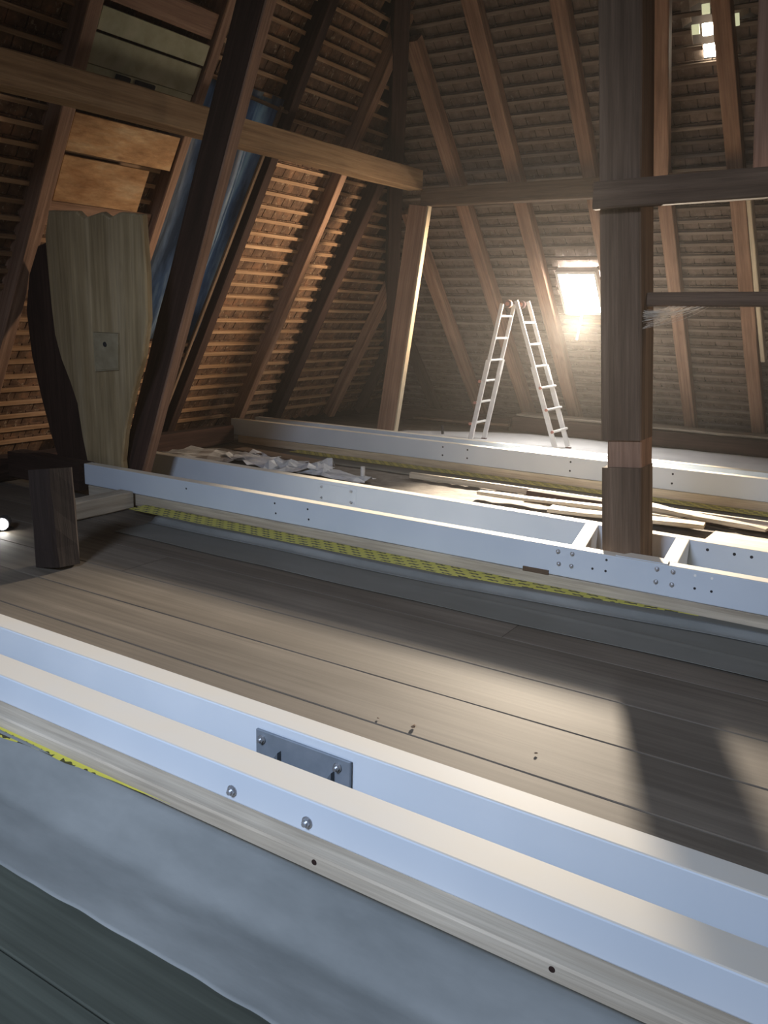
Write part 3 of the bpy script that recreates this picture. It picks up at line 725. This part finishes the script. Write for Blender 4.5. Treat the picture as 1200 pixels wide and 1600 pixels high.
def fmid(x, t):
    front = 4.12 + 0.05*nz(x, 0, 0.9)
    y = front + (4.755-front)*t
    e = 4.47 + max(0, min(1, (x+2.4)/1.6))*0.13
    k = max(0, min(1, (y-e+0.03*nz(x, 1, 1.2)*0.5)/0.07)); z = 0.004 + 0.004*max(0, nz(x*0.5, y*5, 2.0)) + 0.038*k*k*(3-2*k)
    z += 0.010*math.exp(-((y-4.33-0.06*nz(x, 4, 0.8))/0.02)**2)*max(0, min(1, x+2.6))
    return (x, y, z)
cloth('membrane', fmid, -5.0, 2.4, 150, 60, 'film_dark', 'dark grey membrane strip lying in front of the middle steel channel', 'membrane', 0.0012)
def tape(y0, y1, x0, x1, z, label, n=60, tx=None):
    bm = bmesh.new(); prev = None
    for i in range(n+1):
        x = x0+(x1-x0)*i/n
        f = y0 + 0.008*nz(x, 2, 4) + (0 if tx is None else (y1-y0)*max(0, min(0.98, (x-tx)/1.5))); zz = z + 0.0015*nz(x, 7, 3)
        a = bm.verts.new((x-x0, y1-y0, zz)); b = bm.verts.new((x-x0, f-y0, zz-0.001)); c = bm.verts.new((x-x0, f-y0, zz-0.003))
        if prev: bm.faces.new((prev[0], prev[1], b, a)); bm.faces.new((prev[1], prev[2], c, b))
        prev = (a, b, c)
    o = obj('adhesive_tape', bm, 'tape'); o.location = (x0, y0, 0); return tag(o, label, 'tape')
def flip_(x, t):
    e = 4.47 + max(0, min(1, (x+2.4)/1.6))*0.13
    y = e - 0.015*nz(x, 1, 1.2) - 0.03 + 0.085*t
    k = max(0, min(1, (y-e+0.03*nz(x, 1, 1.2)*0.5)/0.07)); return (x, y, 0.010 + 0.038*k*k*(3-2*k))
lip = cloth('folded_lip', flip_, -5.0, 2.4, 110, 8, 'film', None, None, 0.001)  # blue light caught by the fold, painted with the lighter membrane colour
lip.parent = D.objects['membrane.001']; lip['label'] = 'folded lip, made lighter for the blue light on it'
tape(4.555, 4.735, -5.35, -0.9, 0.0475, 'wide yellow printed tape strip in front of the middle steel channel', tx=-2.4)
def ffar(x, t):
    y = 7.50 + 0.5*t
    return (x, y, 0.006 + 0.004*nz(x, y*4, 2.0))
cloth('membrane', ffar, -6.4, 2.4, 90, 8, 'film_dark', 'brownish membrane strip lying in front of the far steel channel', 'membrane', 0.001)
tape(7.80, 7.985, -6.3, 2.3, 0.018, 'yellow printed tape strip in front of the far steel channel')

# white fleece under the ladder
def fsheet(x, t):
    front = 8.62; back = 11.35 + 0.12*nz(x, 0, 0.8) + 0.05*nz(x, 0, 5)
    if x < -4.8: back -= 0.9*(-(x+4.8)/1.5)
    y = front + (back-front)*t
    return (x, y, 0.006 + 0.006*nz(x, y, 2.2) + 0.006)
cloth('floor_fleece', fsheet, -6.3, 2.4, 110, 26, 'sheet', 'white fleece sheet covering the floor under the ladder', 'sheet', 0.002)
timber('wall_plate', (-5.05, 11.62, 0.12), (2.4, 11.42, 0.12), 0.40, 0.21, 'dark', label='old dark timber lying along the foot of the back slope', cat='beam', seg=18, wob=0.015, ch=0.02)
timber('loose_board', (-5.00, 11.62, 0.255), (2.3, 11.42, 0.255), 0.38, 0.03, 'grey_board', label='long grey board lying on the dark timber at the foot of the back slope', cat='board', seg=18, wob=0.012, ch=0.006)
timber('wall_plate', (-7.35, 11.75, 0.09), (-5.15, 11.70, 0.09), 0.30, 0.18, 'dark', label='dark old timber in the back left corner behind the strut', cat='beam', seg=8, wob=0.02, ch=0.02)
timber('loose_board', (-6.6, 11.25, 0.10), (-5.1, 11.42, 0.09), 0.12, 0.03, 'grey_oak', label='loose grey board behind the fleece left of the ladder', cat='board', wob=0.01)
timber('wall_plate', (-7.38, 0.5, 0.10), (-7.38, 7.9, 0.12), 0.24, 0.22, 'dark', label='dark eaves timber along the foot of the left slope', cat='beam', seg=14, wob=0.015, ch=0.02)
o = timber('peg', (-5.66, 10.43, 0.0), (-5.68, 10.43, 0.14), 0.03, 0.03, 'hole', up=(1, 0, 0), label='small dark peg standing on the white fleece left of the ladder', cat='peg', seg=2, wob=0.003, ch=0.003)

# ---------------------------------------------------------------- ladder
ld = empty('ladder', (-4.4, 10.2, 0.01), 'aluminium folding ladder standing open in an A shape', 'ladder')
YN, YF = 9.98, 10.40
def rail(p0, p1, w, h, mat='alu'): return timber('rail', p0, p1, w, h, mat, up=(0, 1, 0), parent=ld, seg=2, wob=0.0, ch=0.004)
sides = (((-5.005, 0.015), (-4.66, 1.80), -1), ((-3.80, 0.015), (-4.47, 1.84), 1))
for (bx, bz), (tx, tz), sg in sides:
    d = Vector((tx-bx, 0, tz-bz)); L = d.length; d.normalize(); per = Vector((d.z, 0, -d.x))*sg
    def at(t, y, off=0.0): return Vector((bx, y, bz)) + d*t + per*off
    for y, s in ((YN, -1), (YF, 1)):
        # outer (lower) rail and inner (upper) rail sliding in it
        rail(at(0.02, y, 0), at(1.10, y, 0), 0.062, 0.030)
        rail(at(0.9, y-s*0.022, 0), at(L, y-s*0.022, 0), 0.050, 0.022)
        f = box('foot_pad', -0.035, 0.035, -0.02, 0.02, -0.012, 0.012, 'grey_cap', ld); f.matrix_local = Matrix.Translation(at(0.0, y)-ld.location + Vector((0, 0, 0.0)))
    for k in range(6):
        t = 0.25 + 0.283*k
        if k < 3:
            a, b = at(t, YN-0.035, 0.035), at(t, YF+0.035, 0.035)
            r = cyl('rung', a, b, 0.017, 'alu', ld)
            for q, qq in ((a, 1),): 
                c = cyl('end_cap', q, q+Vector((0, -0.02, 0)), 0.019, 'red'); c.parent = r; c.matrix_local = Matrix.Translation((-0.02, 0, 0))
        else:
            cyl('rung', at(t, YN+0.02), at(t, YF-0.02), 0.015, 'alu', ld)
for y in (YN, YF):
    c = Vector((-4.565, y, 1.80))
    h = cyl('hinge', c+Vector((0, -0.024, 0)), c+Vector((0, 0.024, 0)), 0.05, 'grey_cap', ld, n=18)
    k = cyl('knob', c+Vector((0, -0.034, 0)), c+Vector((0, -0.024, 0)), 0.025, 'red'); k.parent = h; k.matrix_local = Matrix.Translation((-0.01, 0, 0))

# ---------------------------------------------------------------- debris between middle and far beams
random.seed(21)
def rubble(x, t):
    y = 6.05 + 1.4*t
    return (x, y, 0.004 + 0.03*max(0, nz(x, y, 1.6)) + 0.01*nz(x, y, 9))
cloth('floor_dust', rubble, -7.15, 2.0, 120, 22, 'rubble', 'grey dust and grit spread between the middle and far beams', 'dust')['kind'] = 'stuff'
def scrap(x, y, sx, sy, h, rot, label, mat='plastic'):
    bm = bmesh.new(); n = 9; g = []; sd = random.random()*60
    for i in range(n+1):
        g.append([bm.verts.new(((i/n-.5)*sx*(1+0.2*noise.noise(Vector((i*.7, j*.7, sd)))), (j/n-.5)*sy*(1+0.2*noise.noise(Vector((i*.7, j*.7, sd+9)))), h*abs(noise.noise(Vector((i*.55, j*.55, sd))))*1.6+0.012)) for j in range(n+1)])
    for i in range(n):
        for j in range(n): bm.faces.new((g[i][j], g[i+1][j], g[i+1][j+1], g[i][j+1]))
    o = obj('plastic_scrap', bm, mat); o.location = (x, y, 0.02); o.rotation_euler = (0, 0, rot); tag(o, label, 'plastic sheet')
    md = o.modifiers.new('t', 'SOLIDIFY'); md.thickness = 0.002
scrap(-7.0, 6.95, 1.5, 0.55, 0.05, 0.05, 'flat white plastic scrap at the far left behind the middle beams')
scrap(-6.0, 7.0, 1.0, 0.5, 0.07, -0.2, 'crumpled white plastic scrap with dark gaps, left of the long one')
scrap(-5.45, 6.92, 0.7, 0.45, 0.10, 0.5, 'most crumpled white plastic scrap, standing highest')
scrap(-4.95, 6.85, 0.9, 0.3, 0.05, -0.1, 'long white plastic scrap beside the short white pipe')
cyl('pipe_stub', (-4.62, 6.88, 0.0), (-4.62, 6.88, 0.16), 0.022, 'plastic').name = 'pipe_stub'
tag(D.objects['pipe_stub'], 'short white pipe stub standing up behind the middle beams', 'pipe')
timber('loose_board', (-6.75, 7.42, 0.045), (-5.4, 7.30, 0.04), 0.22, 0.03, 'grey_oak', label='loose grey board lying left of the plastic scraps under the far beam', cat='board', wob=0.006)
timber('loose_board', (-4.35, 7.36, 0.04), (-0.4, 7.36, 0.04), 0.05, 0.06, 'packer', label='long thin lath parallel to the far beam', cat='board', wob=0.004)
timber('loose_board', (-3.35, 6.92, 0.075), (-1.55, 7.02, 0.06), 0.11, 0.03, 'pine', label='pale splintered board lying left of the big post', cat='board', wob=0.008)
timber('loose_board', (-2.6, 6.78, 0.045), (-1.35, 6.93, 0.055), 0.20, 0.035, 'pine', label='wide pale board half hidden behind the big post', cat='board', wob=0.008)
timber('loose_board', (-1.95, 7.16, 0.10), (-0.90, 6.98, 0.085), 0.16, 0.045, 'packer', label='broken pale board with a splintered end right of the big post', cat='board', wob=0.012, taper=0.6)
timber('loose_board', (-1.25, 6.62, 0.04), (1.0, 6.55, 0.04), 0.42, 0.03, 'pine', label='clean wide pine board at the right behind the middle beams', cat='board', wob=0.004)
timber('loose_board', (-3.0, 7.24, 0.05), (-0.2, 7.18, 0.04), 0.09, 0.05, 'dark', label='dark brown lath behind the splintered boards', cat='board', wob=0.008)

# ---------------------------------------------------------------- left: sleeper block, stub, lamp, chips
timber('sleeper_block', (-5.56, 4.12, 0.072), (-5.56, 4.72, 0.072), 0.16, 0.14, 'packer', label='short pale sleeper block sticking out under the left end of the middle channel', cat='block', wob=0.004, seg=4)
timber('tie_timber', (-7.22, 4.83, 0.18), (-6.17, 4.81, 0.18), 0.18, 0.24, 'dark', label='dark timber continuing the middle channel to the left slope', cat='beam', wob=0.01, seg=8)
timber('timber_stub', (-4.60, 3.33, 0.0), (-4.70, 3.38, 0.62), 0.20, 0.22, 'near_black', up=(1, 0, 0), label='dark timber stub standing on the floor at the left', cat='block', wob=0.01, seg=5, ch=0.02)
lp = empty('work_lamp', (-5.66, 3.62, 0.0), 'small work lamp shining on the floor at the left edge', 'lamp')
cyl('housing', (-5.73, 3.70, 0.055), (-5.65, 3.62, 0.055), 0.045, 'hole', lp, r2=0.05)
cyl('lens', (-5.65, 3.62, 0.055), (-5.642, 3.612, 0.055), 0.042, 'lamp', lp)
box('stand', -5.74, -5.66, 3.62, 3.72, 0.0, 0.012, 'hole', lp)
def chip(x, y, s, label):
    bm = bmesh.new(); bmesh.ops.create_icosphere(bm, subdivisions=1, radius=s)
    for v in bm.verts: v.co = Vector((v.co.x*1.5, v.co.y*0.8, v.co.z*0.45)) * random.uniform(0.75, 1.25)
    o = obj('wood_chip', bm, 'grey_oak'); o.location = (x, y, s*0.35); o.rotation_euler = (0, 0, random.uniform(0, 3)); tag(o, label, 'chip', 'wood chips on the floor boards')
chip(-1.58, 2.76, 0.011, 'largest wood chip on the lit floor boards')
chip(-1.08, 2.85, 0.006, 'small wood chip on the lit floor boards furthest right')
chip(-1.74, 2.74, 0.005, 'small wood chip left of the largest one')
chip(-2.50, 1.50, 0.012, 'dark crumb on the near membrane at the left')

# ---------------------------------------------------------------- dusty air
bm = bmesh.new(); bm_box(bm, -8.0, 5.8, 0.5, 12.4, -0.02, 6.2)
m = D.materials.new('dusty_air'); m.use_nodes = True; nt = m.node_tree; nt.nodes.remove(nt.nodes['Principled BSDF'])
v = nt.nodes.new('ShaderNodeVolumeScatter'); v.inputs['Density'].default_value = 0.0007; v.inputs['Anisotropy'].default_value = 0.7
v.inputs['Color'].default_value = (1.0, 0.96, 0.92, 1)
nt.links.new(v.outputs[0], nt.nodes['Material Output'].inputs['Volume'])
tag(obj('dust_haze', bm, m), 'thin dusty haze hanging in the attic air', 'haze', kind='stuff')
